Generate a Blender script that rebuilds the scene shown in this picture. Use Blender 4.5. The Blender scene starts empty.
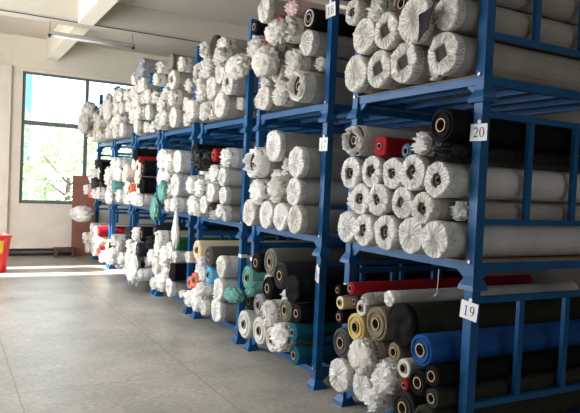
import bpy, math, random
from mathutils import Vector, Matrix, noise
R_ = random.Random(7)
PI = math.pi
SC = bpy.context.scene
COL = SC.collection

# ---------------------------------------------------------------- materials
def mat(name, col, rough=.6, metal=0., bump=None, mottle=None, spec=.5, coat=0., alt=None, transm=0.):
    """bump=(kind,scale,strength,distance); mottle=(scale,amount) varies the colour by noise"""
    m = bpy.data.materials.new(name); m.use_nodes = True
    nt = m.node_tree; b = nt.nodes['Principled BSDF']
    b.inputs['Base Color'].default_value = (*col, 1)
    b.inputs['Roughness'].default_value = rough
    b.inputs['Metallic'].default_value = metal
    b.inputs['Specular IOR Level'].default_value = spec
    b.inputs['Coat Weight'].default_value = coat
    b.inputs['Transmission Weight'].default_value = transm
    tc = nt.nodes.new('ShaderNodeTexCoord')
    def nz(scale, detail=4, dist=0., src=None):
        n = nt.nodes.new('ShaderNodeTexNoise'); n.inputs['Scale'].default_value = scale
        n.inputs['Detail'].default_value = detail; n.inputs['Distortion'].default_value = dist
        nt.links.new(src or tc.outputs['Object'], n.inputs['Vector']); return n
    if mottle:
        n = nz(mottle[0], 6, .5)
        r = nt.nodes.new('ShaderNodeValToRGB')
        a = mottle[1]
        c2 = alt or tuple(c * (1 - a) for c in col)
        r.color_ramp.elements[0].position = .35; r.color_ramp.elements[1].position = .65
        r.color_ramp.elements[0].color = (*c2, 1); r.color_ramp.elements[1].color = (*col, 1)
        nt.links.new(n.outputs['Fac'], r.inputs['Fac']); nt.links.new(r.outputs['Color'], b.inputs['Base Color'])
    if bump:
        kind, sc_, st, di = bump
        bp = nt.nodes.new('ShaderNodeBump'); bp.inputs['Strength'].default_value = st; bp.inputs['Distance'].default_value = di
        if kind == 'crinkle':
            n1 = nz(sc_ * .5, 3, 1.5)
            v = nt.nodes.new('ShaderNodeTexVoronoi'); v.feature = 'DISTANCE_TO_EDGE'; v.inputs['Scale'].default_value = sc_
            mx = nt.nodes.new('ShaderNodeMix'); mx.data_type = 'VECTOR'; mx.inputs[0].default_value = .25
            nt.links.new(tc.outputs['Object'], mx.inputs[4]); nt.links.new(n1.outputs['Color'], mx.inputs[5])
            nt.links.new(mx.outputs[1], v.inputs['Vector'])
            ad = nt.nodes.new('ShaderNodeMath'); ad.operation = 'MULTIPLY_ADD'; ad.inputs[1].default_value = 1.2
            nt.links.new(v.outputs['Distance'], ad.inputs[0]); nt.links.new(n1.outputs['Fac'], ad.inputs[2])
            nt.links.new(ad.outputs[0], bp.inputs['Height'])
        elif kind == 'wrap':
            mp = nt.nodes.new('ShaderNodeMapping'); mp.inputs['Scale'].default_value = (.25, 1, 1.0)
            nt.links.new(tc.outputs['Object'], mp.inputs['Vector'])
            n1 = nz(sc_, 5, 2.2, mp.outputs['Vector']); nt.links.new(n1.outputs['Fac'], bp.inputs['Height'])
        else:
            n1 = nz(sc_, 8); nt.links.new(n1.outputs['Fac'], bp.inputs['Height'])
        nt.links.new(bp.outputs['Normal'], b.inputs['Normal'])
    return m

M = {}
M['w_end'] = mat('white_plastic_film', (.82, .80, .76), .42, bump=('crinkle', 20, .5, .022))
M['w_end2'] = mat('dimmed_plastic_film', (.76, .715, .645), .42, bump=('crinkle', 22, .55, .024), mottle=(9, .25))  # dimmer light of the top level painted in as a creamier tone
def pleat_mat(name, c1, c2):
    m = mat(name, c1, .42); nt = m.node_tree; b = nt.nodes['Principled BSDF']; L = nt.links.new
    tc = nt.nodes.new('ShaderNodeTexCoord'); mp = nt.nodes.new('ShaderNodeVectorMath'); mp.operation = 'MULTIPLY'; mp.inputs[1].default_value = (0, 1, 1)
    L(tc.outputs['Object'], mp.inputs[0]); no = nt.nodes.new('ShaderNodeVectorMath'); no.operation = 'NORMALIZE'; L(mp.outputs[0], no.inputs[0])
    sc_ = nt.nodes.new('ShaderNodeVectorMath'); sc_.operation = 'SCALE'; sc_.inputs['Scale'].default_value = 7; L(no.outputs[0], sc_.inputs[0])
    ad = nt.nodes.new('ShaderNodeVectorMath'); ad.operation = 'MULTIPLY_ADD'; ad.inputs[1].default_value = (9, 9, 9); L(tc.outputs['Object'], ad.inputs[0]); L(sc_.outputs[0], ad.inputs[2])
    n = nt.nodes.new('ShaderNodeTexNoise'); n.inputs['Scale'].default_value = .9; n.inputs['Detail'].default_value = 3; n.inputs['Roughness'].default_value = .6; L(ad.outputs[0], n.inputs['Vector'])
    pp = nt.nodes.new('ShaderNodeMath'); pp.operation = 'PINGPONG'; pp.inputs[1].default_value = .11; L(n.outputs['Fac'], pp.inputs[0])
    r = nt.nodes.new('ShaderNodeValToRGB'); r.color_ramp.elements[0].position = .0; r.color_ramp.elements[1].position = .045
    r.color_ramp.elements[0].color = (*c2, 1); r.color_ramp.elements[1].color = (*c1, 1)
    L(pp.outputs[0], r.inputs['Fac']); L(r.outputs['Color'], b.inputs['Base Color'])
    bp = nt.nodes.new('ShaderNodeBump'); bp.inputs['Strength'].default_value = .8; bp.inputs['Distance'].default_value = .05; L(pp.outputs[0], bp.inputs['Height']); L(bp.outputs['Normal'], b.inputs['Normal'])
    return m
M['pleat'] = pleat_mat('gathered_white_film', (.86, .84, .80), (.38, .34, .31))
M['pleat2'] = pleat_mat('gathered_dimmed_film', (.80, .76, .69), (.32, .27, .24))  # same dimmer light painted into the gathered ends
M['w_body'] = mat('dimmed_grey_film', (.36, .34, .30), .42, bump=('wrap', 10, .35, .03), mottle=(3, .18))  # greyer than the ends: fabric showing through, plus weaker light painted in
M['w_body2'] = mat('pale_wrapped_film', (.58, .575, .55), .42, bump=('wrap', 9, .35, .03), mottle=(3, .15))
FAB = dict(w=(.62, .6, .55), black=(.006, .006, .007), brown=(.05, .033, .025), blue=(.03, .12, .22), red=(.3, .012, .02),
           pink=(.72, .5, .5), cream=(.72, .6, .4), brownroll=(.05, .035, .03), khaki=(.2, .165, .11), ochre=(.55, .42, .16),
           darkgrey=(.07, .07, .07), olive=(.03, .033, .022), blue2=(.015, .075, .26), sage=(.15, .15, .12), charcoal=(.025, .025, .028),
           teal=(.12, .33, .28), greywrap=(.28, .28, .3), net=(.5, .49, .46), tealdark=(.008, .085, .13), skyblue=(.12, .42, .66),
           coral=(.75, .2, .16), greybrown=(.2, .17, .14), green=(.015, .13, .06), beige=(.7, .6, .48), orange=(.75, .22, .1), palegreen=(.35, .5, .42))
FNAME = dict(w='off-white', black='black', brown='dark brown', blue='dark blue', red='deep red', pink='pinkish', cream='cream', brownroll='dark brown',
             khaki='khaki', ochre='ochre yellow', darkgrey='dark grey', olive='dark olive', blue2='bright blue', sage='grey-green', charcoal='charcoal',
             teal='green teal', greywrap='grey', net='grey mesh', tealdark='dark teal', skyblue='sky blue', coral='coral red', greybrown='grey-brown',
             green='green', beige='beige', orange='orange red', palegreen='pale green')
def fab(c, shiny=False):
    k = 'fab_' + c + ('_s' if shiny else '')
    if k not in M:
        M[k] = mat(FNAME[c].replace(' ', '_') + ('_film' if shiny else '_fabric'), FAB[c], .4 if shiny else .75,
                   bump=('wrap', 9, .35, .02) if not shiny else ('crinkle', 14, .4, .02), mottle=(6, .15), spec=.35 if shiny else .1)
    return M[k]
M['card'] = mat('cardboard_tube', (.11, .06, .035), .8)
M['card_pale'] = mat('pale_cardboard_edge', (.42, .3, .19), .8)
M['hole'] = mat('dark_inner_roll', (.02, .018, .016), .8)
M['blue'] = mat('blue_painted_steel', (.008, .092, .25), .38, mottle=(7, .25), bump=('noise', 40, .08, .004), spec=.35)
M['white_tape'] = mat('white_tape', (.8, .8, .8), .5)
M['sign'] = mat('white_card', (.82, .8, .82), .5)
M['ink'] = mat('black_ink', (.02, .02, .03), .6)
M['board'] = mat('beige_cardboard', (.42, .3, .2), .8, mottle=(5, .2))

# ---------------------------------------------------------------- mesh helpers
class MB:
    def __init__(s): s.v = []; s.f = []; s.mi = []
    def box(s, x0, x1, y0, y1, z0, z1, mi=0):
        b = len(s.v)
        s.v += [(x, y, z) for x in (x0, x1) for y in (y0, y1) for z in (z0, z1)]
        for q in ((0, 1, 3, 2), (4, 6, 7, 5), (0, 4, 5, 1), (2, 3, 7, 6), (0, 2, 6, 4), (1, 5, 7, 3)):
            s.f.append(tuple(b + i for i in q)); s.mi.append(mi)
    def frust(s, c0, h0, c1, h1, mi=0):
        """square frustum between centres c0, c1 with half-sizes (hx,hy)"""
        b = len(s.v)
        for c, h in ((c0, h0), (c1, h1)):
            s.v += [(c[0] + sx * h[0], c[1] + sy * h[1], c[2]) for sx, sy in ((-1, -1), (1, -1), (1, 1), (-1, 1))]
        s.f.append((b + 3, b + 2, b + 1, b)); s.f.append((b + 4, b + 5, b + 6, b + 7))
        for i in range(4): s.f.append((b + i, b + (i + 1) % 4, b + 4 + (i + 1) % 4, b + 4 + i))
        s.mi += [mi] * 6
    def prism(s, pts, d, mi=0):
        b = len(s.v); n = len(pts)
        s.v += [tuple(p) for p in pts] + [tuple(Vector(p) + Vector(d)) for p in pts]
        s.f.append(tuple(b + i for i in reversed(range(n)))); s.f.append(tuple(b + n + i for i in range(n)))
        for i in range(n): s.f.append((b + i, b + (i + 1) % n, b + n + (i + 1) % n, b + n + i))
        s.mi += [mi] * (n + 2)
    def grid(s, rows, close=True, mi=0):
        """rows of equal length joined into a skin"""
        b = len(s.v); n = len(rows[0])
        for r in rows: s.v += [tuple(p) for p in r]
        for i in range(len(rows) - 1):
            for j in range(n if close else n - 1):
                k = (j + 1) % n
                s.f.append((b + i * n + j, b + i * n + k, b + (i + 1) * n + k, b + (i + 1) * n + j)); s.mi.append(mi)
        return b
    def cyl(s, p0, p1, r, n=12, mi=0, r1=None):
        p0 = Vector(p0); p1 = Vector(p1); d = (p1 - p0).normalized(); r1 = r if r1 is None else r1
        a = d.orthogonal().normalized(); c = d.cross(a)
        rows = [[p + (a * math.cos(t) + c * math.sin(t)) * rr for t in [2 * PI * i / n for i in range(n)]] for p, rr in ((p0, r), (p1, r1))]
        b = s.grid(rows, True, mi)
        s.f.append(tuple(b + i for i in reversed(range(n)))); s.f.append(tuple(b + n + i for i in range(n))); s.mi += [mi, mi]
    def mesh(s, name, mats, smooth=False):
        me = bpy.data.meshes.new(name); me.from_pydata(s.v, [], s.f)
        for m in (mats if isinstance(mats, (list, tuple)) else [mats]): me.materials.append(m)
        me.polygons.foreach_set('material_index', s.mi)
        if smooth: me.polygons.foreach_set('use_smooth', [True] * len(s.f))
        me.update(); return me
    def build(s, name, mats, parent=None, smooth=False, loc=None, bevel=0):
        o = bpy.data.objects.new(name, s.mesh(name, mats, smooth)); COL.objects.link(o)
        if parent: o.parent = parent
        if loc: o.location = loc
        if bevel:
            b = o.modifiers.new('Bevel', 'BEVEL'); b.width = bevel; b.segments = 2; b.limit_method = 'ANGLE'
        return o
def tag(o, label=None, cat=None, group=None, kind=None):
    for k, v in (('label', label), ('category', cat), ('group', group), ('kind', kind)):
        if v: o[k] = v
    return o
def empty(name, loc, rot=(0, 0, 0)):
    o = bpy.data.objects.new(name, None); COL.objects.link(o); o.location = loc; o.rotation_euler = rot; o.empty_display_size = .1
    return o
def link_me(name, me, parent, loc=(0, 0, 0), rot=(0, 0, 0), scale=(1, 1, 1)):
    o = bpy.data.objects.new(name, me); COL.objects.link(o); o.parent = parent; o.location = loc; o.rotation_euler = rot; o.scale = scale
    return o

# ---------------------------------------------------------------- setting
W = 1.3315; LH = 1.1; DK = .16; P = .065; DEP = 1.33
Y0 = [0, 1.684, 3.243, 4.812, 6.26, 7.713, 9.157]
YB = 11.2; ZC = 4.47; XL = -4.6; XR = 2.95; YN = -5.2

def floor_mat():
    m = mat('worn_concrete_slabs', (.3, .29, .27), .42, bump=('noise', 30, .25, .01))
    nt = m.node_tree; b = nt.nodes['Principled BSDF']; L = nt.links.new
    geo = nt.nodes.new('ShaderNodeNewGeometry'); sep = nt.nodes.new('ShaderNodeSeparateXYZ'); L(geo.outputs['Position'], sep.inputs[0])
    n0 = nt.nodes.new('ShaderNodeTexNoise'); n0.inputs['Scale'].default_value = 6; n0.inputs['Detail'].default_value = 6; L(geo.outputs['Position'], n0.inputs['Vector'])
    def line(out, off, per, wid):
        w = nt.nodes.new('ShaderNodeMath'); w.operation = 'MULTIPLY_ADD'; w.inputs[1].default_value = .03; L(n0.outputs['Fac'], w.inputs[0]); L(out, w.inputs[2])
        a = nt.nodes.new('ShaderNodeMath'); a.operation = 'SUBTRACT'; L(w.outputs[0], a.inputs[0]); a.inputs[1].default_value = off
        f = nt.nodes.new('ShaderNodeMath'); f.operation = 'PINGPONG'; L(a.outputs[0], f.inputs[0]); f.inputs[1].default_value = per / 2
        c = nt.nodes.new('ShaderNodeMath'); c.operation = 'LESS_THAN'; L(f.outputs[0], c.inputs[0]); c.inputs[1].default_value = wid
        return c
    c1 = line(sep.outputs['X'], -.765, 1.41, .006); c2 = line(sep.outputs['Y'], 2.44, 1.53, .005)
    mx = nt.nodes.new('ShaderNodeMath'); mx.operation = 'MAXIMUM'; L(c1.outputs[0], mx.inputs[0]); L(c2.outputs[0], mx.inputs[1])
    n1 = nt.nodes.new('ShaderNodeTexNoise'); n1.inputs['Scale'].default_value = 1.3; n1.inputs['Detail'].default_value = 9; n1.inputs['Roughness'].default_value = .65; L(geo.outputs['Position'], n1.inputs['Vector'])
    r = nt.nodes.new('ShaderNodeValToRGB'); e = r.color_ramp.elements
    e[0].position = .32; e[0].color = (.27, .25, .215, 1); e[1].position = .68; e[1].color = (.49, .46, .405, 1)
    L(n1.outputs['Fac'], r.inputs['Fac'])
    mp = nt.nodes.new('ShaderNodeMapping'); mp.inputs['Scale'].default_value = (1, 3, 1); L(geo.outputs['Position'], mp.inputs['Vector'])
    n2 = nt.nodes.new('ShaderNodeTexNoise'); n2.inputs['Scale'].default_value = 22; n2.inputs['Detail'].default_value = 5; L(mp.outputs['Vector'], n2.inputs['Vector'])
    mm = nt.nodes.new('ShaderNodeMix'); mm.data_type = 'RGBA'; mm.blend_type = 'OVERLAY'; mm.inputs[0].default_value = .75
    L(r.outputs['Color'], mm.inputs[6]); L(n2.outputs['Fac'], mm.inputs[7])
    ml = nt.nodes.new('ShaderNodeMix'); ml.data_type = 'RGBA'; L(mm.outputs[2], ml.inputs[6]); ml.inputs[7].default_value = (.15, .14, .13, 1)
    fa = nt.nodes.new('ShaderNodeMath'); fa.operation = 'MULTIPLY'; fa.inputs[1].default_value = .55; L(mx.outputs[0], fa.inputs[0]); L(fa.outputs[0], ml.inputs[0])
    L(ml.outputs[2], b.inputs['Base Color'])
    rr = nt.nodes.new('ShaderNodeMapRange'); rr.inputs[3].default_value = .26; rr.inputs[4].default_value = .5; L(n1.outputs['Fac'], rr.inputs[0]); L(rr.outputs[0], b.inputs['Roughness'])
    return m
def struct(name, mb, m, **k): return tag(mb.build(name, m, **k), kind='structure')
CREAM = mat('cream_wall_paint', (.86, .80, .67), .8, bump=('noise', 12, .15, .01), mottle=(1.2, .08))
CREAM2 = mat('pinkish_cream_paint', (.86, .78, .68), .8, bump=('noise', 12, .2, .01), mottle=(2.5, .1))
CEIL = mat('taupe_ceiling_paint', (.62, .57, .49), .85, mottle=(1, .06))
m = MB(); m.box(XL - .2, XR + .2, YN - .2, YB + .25, -.2, 0); struct('floor', m, floor_mat())
m = MB(); m.box(XL - .2, XR + .2, YN - .2, YB + .25, ZC, ZC + .2); struct('ceiling', m, CEIL)
# far wall with the window opening
WX0, WX1, WZ0, WZ1 = -1.38, 1.25, 1.08, 3.78
m = MB()
m.box(XL, WX0, YB, YB + .24, 0, ZC); m.box(WX1, XR, YB, YB + .24, 0, ZC)
m.box(WX0, WX1, YB, YB + .24, 0, WZ0); m.box(WX0, WX1, YB, YB + .24, WZ1, ZC)
struct('wall_back', m, CREAM2)
m = MB(); m.box(XL + .01, -1.6, YB - .1, YB - .002, 0.002, 3.84); struct('trim_1', m, CREAM2)        # flat pilaster at the left
m = MB(); m.box(-1.6, WX1 + .6, YB - .035, YB - .002, 3.84, ZC - .002); struct('trim_2', m, CREAM)   # lintel band
# ceiling beams
for i, y in enumerate((7.68, 4.1, .5, -3.1)):
    m = MB(); m.box(XL + .01, XR - .01, y - .13, y + .13, 4.05, ZC - .002); struct('trim_%d' % (3 + i), m, CEIL)
for i, x in enumerate((-.855, 2.6)):
    m = MB()
    for a, b_ in ((7.812, YB - .037), (4.232, 7.548), (.632, 3.968), (-2.968, .368)): m.box(x - .115, x + .115, a, b_, 4.05, ZC - .002)
    struct('trim_%d' % (7 + i), m, CREAM)
# skirting: thin plaster ledge above a dark strip
m = MB(); m.box(-1.55, 3, YB - .06, YB - .002, .155, .175); struct('trim_9', m, CREAM2)
m = MB(); m.box(-1.55, 3, YB - .03, YB - .002, .003, .153); struct('baseboard_back', m, mat('dark_mottled_skirting', (.05, .045, .04), .6, mottle=(8, .4)))
m = MB(); m.cyl((-1.55, YB - .065, .075), (3, YB - .065, .075), .03, 10)
pp = m.build('pipe', mat('dark_iron_pipe', (.09, .08, .07), .5), smooth=True); tag(pp, 'dark pipe lying along the foot of the back wall below the window', 'pipe')
# left wall (beside the aisle): window openings and a doorway
DY0, DY1 = 8.3, 9.62
WIN = [(-3.2, -.6), (.6, 3.2), (4.6, 7.3)]
m = MB()
ys = [YN]
for a, b_ in WIN: ys += [a, b_]
ys += [DY0, DY1, YB + .24]
for i in range(0, len(ys), 2): m.box(XL - .2, XL, ys[i], ys[i + 1], 0, ZC)
for a, b_ in WIN: m.box(XL - .2, XL, a, b_, 0, .95); m.box(XL - .2, XL, a, b_, 3.5, ZC)
m.box(XL - .2, XL, DY0, DY1, 2.75, ZC)
struct('wall_left', m, CREAM)
m = MB(); m.box(XR, XR + .2, YN, YB + .24, 0, ZC); struct('wall_right', m, mat('darkened_right_wall', (.2, .18, .15), .85, mottle=(1, .2)))  # wall colour darkened to paint shade into the gaps behind the racks
FX0, FX1 = -1.6, 1.6
m = MB(); m.box(XL - .2, FX0, YN - .2, YN, 0, ZC); m.box(FX1, XR + .2, YN - .2, YN, 0, ZC); m.box(FX0, FX1, YN - .2, YN, 0, 1.0); m.box(FX0, FX1, YN - .2, YN, 3.4, ZC); struct('wall_front', m, mat('darkened_front_wall', (.16, .145, .125), .85))  # unseen wall, darkened to cut bounced light; opening added for the fill lamp
frm = mat('dark_window_metal', (.06, .06, .06), .45, metal=.3)
opaque_mat = mat('opaque_pane', (.8, .85, .88), .5)  # opaque, keeps the sun out; area lamps inside stand in for daylight
for i, (a, b_) in enumerate(WIN):
    m = MB(); m.box(XL - .14, XL - .1, a + .05, b_ - .05, 1.0, 3.45); o = struct('window_%d' % (i + 2), m, opaque_mat)
    m = MB(); m.box(XL - .16, XL - .06, a, a + .05, .95, 3.5); m.box(XL - .16, XL - .06, b_ - .05, b_, .95, 3.5); m.box(XL - .16, XL - .06, a + .05, b_ - .05, .95, 1.0)
    m.box(XL - .16, XL - .06, a + .05, b_ - .05, 3.45, 3.5); m.build('window_frame', frm, o)
m = MB(); m.box(FX0, FX1, YN - .12, YN - .08, 1.0, 3.4); struct('window_5', m, opaque_mat)  # unseen window added behind the camera to go with the fill lamp
m = MB(); yc = (DY0 + DY1) / 2 + .05
m.box(XL - .15, XL - .08, DY0, DY0 + .06, 0.002, 2.75); m.box(XL - .15, XL - .08, DY1 - .06, DY1, 0.002, 2.75); m.box(XL - .15, XL - .08, yc - .035, yc + .035, 0.002, 2.69); m.box(XL - .15, XL - .08, DY0 + .06, DY1 - .06, 2.69, 2.75)
struct('door_1', m, frm)
# back window: steel frame, transom, mullions, panes
m = MB(); f = .065; y0, y1 = YB + .06, YB + .12
m.box(WX0, WX0 + f, y0, y1, WZ0, WZ1); m.box(WX1 - f, WX1, y0, y1, WZ0, WZ1)
m.box(WX0 + f, WX1 - f, y0, y1, WZ0, WZ0 + .07); m.box(WX0 + f, WX1 - f, y0, y1, WZ1 - .045, WZ1)
m.box(WX0 + f, WX1 - f, y0, y1, 2.70, 2.79)
for x in (-.09,): m.box(x - .035, x + .035, y0 + .005, y1 - .005, 2.79, WZ1 - .045); m.box(x - .04, x + .04, y0 + .005, y1 - .005, WZ0 + .07, 2.70)
win = struct('window_1', m, mat('grey_steel_frame', (.15, .16, .165), .5))
gl = bpy.data.materials.new('clear_window_glass'); gl.use_nodes = True; nt = gl.node_tree; nt.nodes.remove(nt.nodes['Principled BSDF'])
t1 = nt.nodes.new('ShaderNodeBsdfTransparent'); t1.inputs[0].default_value = (.95, .98, 1, 1); g1 = nt.nodes.new('ShaderNodeBsdfGlossy'); g1.inputs['Roughness'].default_value = .05
mxs = nt.nodes.new('ShaderNodeMixShader'); fr = nt.nodes.new('ShaderNodeFresnel'); fr.inputs['IOR'].default_value = 1.3
nt.links.new(fr.outputs[0], mxs.inputs[0]); nt.links.new(t1.outputs[0], mxs.inputs[1]); nt.links.new(g1.outputs[0], mxs.inputs[2]); nt.links.new(mxs.outputs[0], nt.nodes['Material Output'].inputs[0])
m = MB(); m.box(WX0 + f, WX1 - f, y0 + .025, y0 + .03, WZ0 + .07, WZ1 - .045); m.build('window_pane', gl, win)
m = MB(); m.box(WX0 - .03, WX1 + .03, YB - .03, YB - .002, WZ0 - .035, WZ0 - .005); m.build('window_sill', CREAM2, win)

# ---------------------------------------------------------------- racks
def rack_meshes():
    D = {}
    def mk(name, fn, mats=None, bev=False):
        m = MB(); fn(m); D[name] = m.mesh(name, mats or M['blue'])
    h = P / 2
    def post(m, ht):
        m.box(-h, h, -h, h, .055, ht)
    mk('post', lambda m: post(m, 1.1 - .0)); mk('post_top', lambda m: post(m, 1.17))
    def cup(m):
        m.frust((0, 0, 0.0), (.062, .062), (0, 0, .028), (.058, .058)); m.frust((0, 0, .028), (.058, .058), (0, 0, .075), (h + .002, h + .002))
    mk('foot_cup', cup)
    def beam(m):  # aisle beam with sloping gussets, along +Y from post to post
        m.box(-.018, .018, h, W - P - h + P - h, .105, DK)
    def fbeam(m):
        a, b = P, W - P
        m.box(-.02, .02, a, b, .108, DK)
        for y, s in ((a, 1), (b, -1)):
            m.prism([(-.012, y, .055), (-.012, y + s * .025, .055), (-.012, y + s * .09, .107), (-.012, y, .107)], (.024, 0, 0))
    mk('front_beam', fbeam)
    def sbeam(m):
        m.box(P, DEP - P, -.02, .02, .108, DK)
        for x, s in ((P, 1), (DEP - P, -1)):
            m.prism([(x, -.012, .055), (x + s * .025, -.012, .055), (x + s * .09, -.012, .107), (x, -.012, .107)], (0, .024, 0))
    mk('side_beam', sbeam)
    def slat(m): m.box(-.02, .02, .055, W - .055, .115, DK - .008)
    mk('deck_slat', slat)
    mk('low_rail', lambda m: m.box(P, DEP - P, -.018, .018, .385, .42))
    mk('top_rail', lambda m: m.box(P, DEP - P, -.018, .018, 1.018, 1.055))
    mk('upright_bar', lambda m: m.box(-.022, .022, -.014, .014, .42, 1.018))
    mk('bolt', lambda m: m.cyl((0, 0, 0), (-.012, 0, 0), .011, 8), mat('zinc_bolt', (.6, .6, .6), .35, metal=.8))
    mk('white_tape', lambda m: m.box(-h - .002, h + .002, -h - .002, h + .002, 0, .035), M['white_tape'])
    return D
RM = rack_meshes()
RN = ['nearest', 'second nearest', 'third nearest', 'fourth nearest', 'fifth nearest', 'sixth nearest', 'farthest']
LN = ['bottom', 'middle', 'top']
TAPE = {(0, 0, 1), (1, 0, 1), (2, 0, 0), (2, 0, 1), (3, 1, 1), (4, 1, 0)}
for i in range(7):
    for l in range(3):
        e = empty('stacking_rack', (P / 2, Y0[i] + P / 2, l * LH))
        tag(e, 'blue steel stacking rack, %s unit of the %s stack' % (LN[l], RN[i]), 'rack', 'blue stacking racks along the aisle')
        for a in (0, 1):
            for b_ in (0, 1):
                x, y = a * (DEP - P), b_ * (W - P)
                po = link_me('post', RM['post_top' if l == 2 else 'post'], e, (x, y, 0))
                link_me('foot_cup', RM['foot_cup'], po)
                if a == 0:
                    link_me('bolt', RM['bolt'], po, (-P / 2, 0, .165))
                    if (i, l, b_) in TAPE: tag(link_me('tape_band', RM['white_tape'], po, (0, 0, .90)), 'white tape band')
        link_me('front_beam', RM['front_beam'], e, (0, -P / 2, 0)); link_me('rear_beam', RM['front_beam'], e, (DEP - P, -P / 2, 0))
        for b_ in (0, 1):
            y = b_ * (W - P)
            link_me('side_beam', RM['side_beam'], e, (-P / 2, y, 0))
            link_me('low_rail', RM['low_rail'], e, (-P / 2, y, 0)); link_me('top_rail', RM['top_rail'], e, (-P / 2, y, 0))
            for x in (.45, .88): link_me('upright_bar', RM['upright_bar'], e, (x - P / 2, y, 0))
        for k in range(4): link_me('deck_slat', RM['deck_slat'], e, (.22 + k * .27 - P / 2, -P / 2, 0))

# number cards: glyph strokes of varying width
def arc(cx, cy, rx, ry, a0, a1, w0, w1, n=14, wm=None):
    L = []
    for i in range(n + 1):
        t = i / n; a = math.radians(a0 + (a1 - a0) * t)
        w = w0 + (w1 - w0) * t if wm is None else w0 + (wm - w0) * math.sin(PI * t)
        L.append((cx + rx * math.cos(a), cy + ry * math.sin(a), w))
    return L
def ring0(cx, cy, rx, ry, thick, thin, n=24):
    return [(cx + rx * math.cos(2 * PI * i / n), cy + ry * math.sin(2 * PI * i / n), thin + (thick - thin) * abs(math.cos(2 * PI * i / n)) ** 1.5) for i in range(n + 1)]
GL = {
 '0': [ring0(.5, .5, .3, .44, .17, .05)],
 '1': [[(.5, .04, .15), (.5, .92, .15)], [(.27, .04, .06), (.73, .04, .06)], [(.5, .9, .08), (.3, .76, .05)]],
 '2': [arc(.48, .68, .26, .26, 165, -10, .1, .15) + [(.62, .42, .12), (.42, .22, .07), (.22, .07, .05)], [(.2, .09, .13), (.78, .09, .13)], [(.78, .06, .05), (.82, .28, .04)]],
 '9': [ring0(.48, .67, .25, .27, .15, .05), arc(.3, .62, .45, .56, 8, -70, .15, .07), [(.28, .1, .12), (.33, .12, .1)]],
 '8': [ring0(.5, .72, .2, .21, .12, .05), ring0(.5, .28, .26, .25, .14, .05)],
 '7': [[(.2, .88, .13), (.8, .88, .13)], [(.2, .9, .05), (.18, .68, .04)], [(.78, .86, .06), (.55, .45, .1), (.45, .04, .15)]],
 '6': [ring0(.5, .32, .25, .27, .15, .05), arc(.7, .38, .46, .56, 188, 110, .15, .07)],
}
def card(txt, x, y, z, w, h, rot, label):
    """card hanging on the aisle face of a post, facing -X; y is the middle, glyph text reads with +Y to the left"""
    e = empty('number_card', (x, y, z), rot); tag(e, label, 'number sign', 'white number cards on the posts')
    m = MB(); m.box(0, .003, -w / 2, w / 2, -h / 2, h / 2); m.build('card_plate', M['sign'], e)
    m = MB()
    for ci, ch in enumerate(txt):
        u0 = .12 + ci * .38
        for st in GL[ch]:
            Lp = []; Rp = []
            for k, (u, v, wd) in enumerate(st):
                a = st[max(0, k - 1)]; b = st[min(len(st) - 1, k + 1)]
                dx, dy = b[0] - a[0], b[1] - a[1]; q = math.hypot(dx, dy) or 1; nx, ny = -dy / q * wd / 2, dx / q * wd / 2
                for S, sg in ((Lp, 1), (Rp, -1)):
                    gx = (u0 + (u + sg * nx) * .42 - .5) * w * .95; gz = ((v + sg * ny) - .5) * h * .62
                    S.append((-.0012, -gx, gz))
            m.grid([Lp, Rp], False)
    m.build('numerals', M['ink'], e)
    m = MB(); m.cyl((0, -.004, h / 2 + .012), (-.004, -.004, h / 2 + .012), .012, 10); m.box(-.001, .001, -.004, .001, h / 2 - .008, h / 2 + .012)
    tag(m.build('magnet_clip', M['white_tape'], e), 'round white clip')
CX = -.0075
card('20', CX, .014, 2.025, .118, .10, (.0, 0, .12), 'white card reading 20 hanging on the nearest blue post')
card('19', CX, .014, .98, .125, .105, (.1, 0, .1), 'white card reading 19 low on the nearest blue post')
card('18', CX, Y0[1] + .02, 3.11, .118, .115, (-.1, 0, .15), 'white card reading 18 high on the second blue post')
card('17', CX, Y0[1] + .033, 2.02, .115, .11, (0, 0, .05), 'white card reading 17 halfway up the second blue post')
card('16', CX, Y0[1] + .033, .95, .112, .13, (.1, 0, -.3), 'white card reading 16 low on the second blue post')

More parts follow.
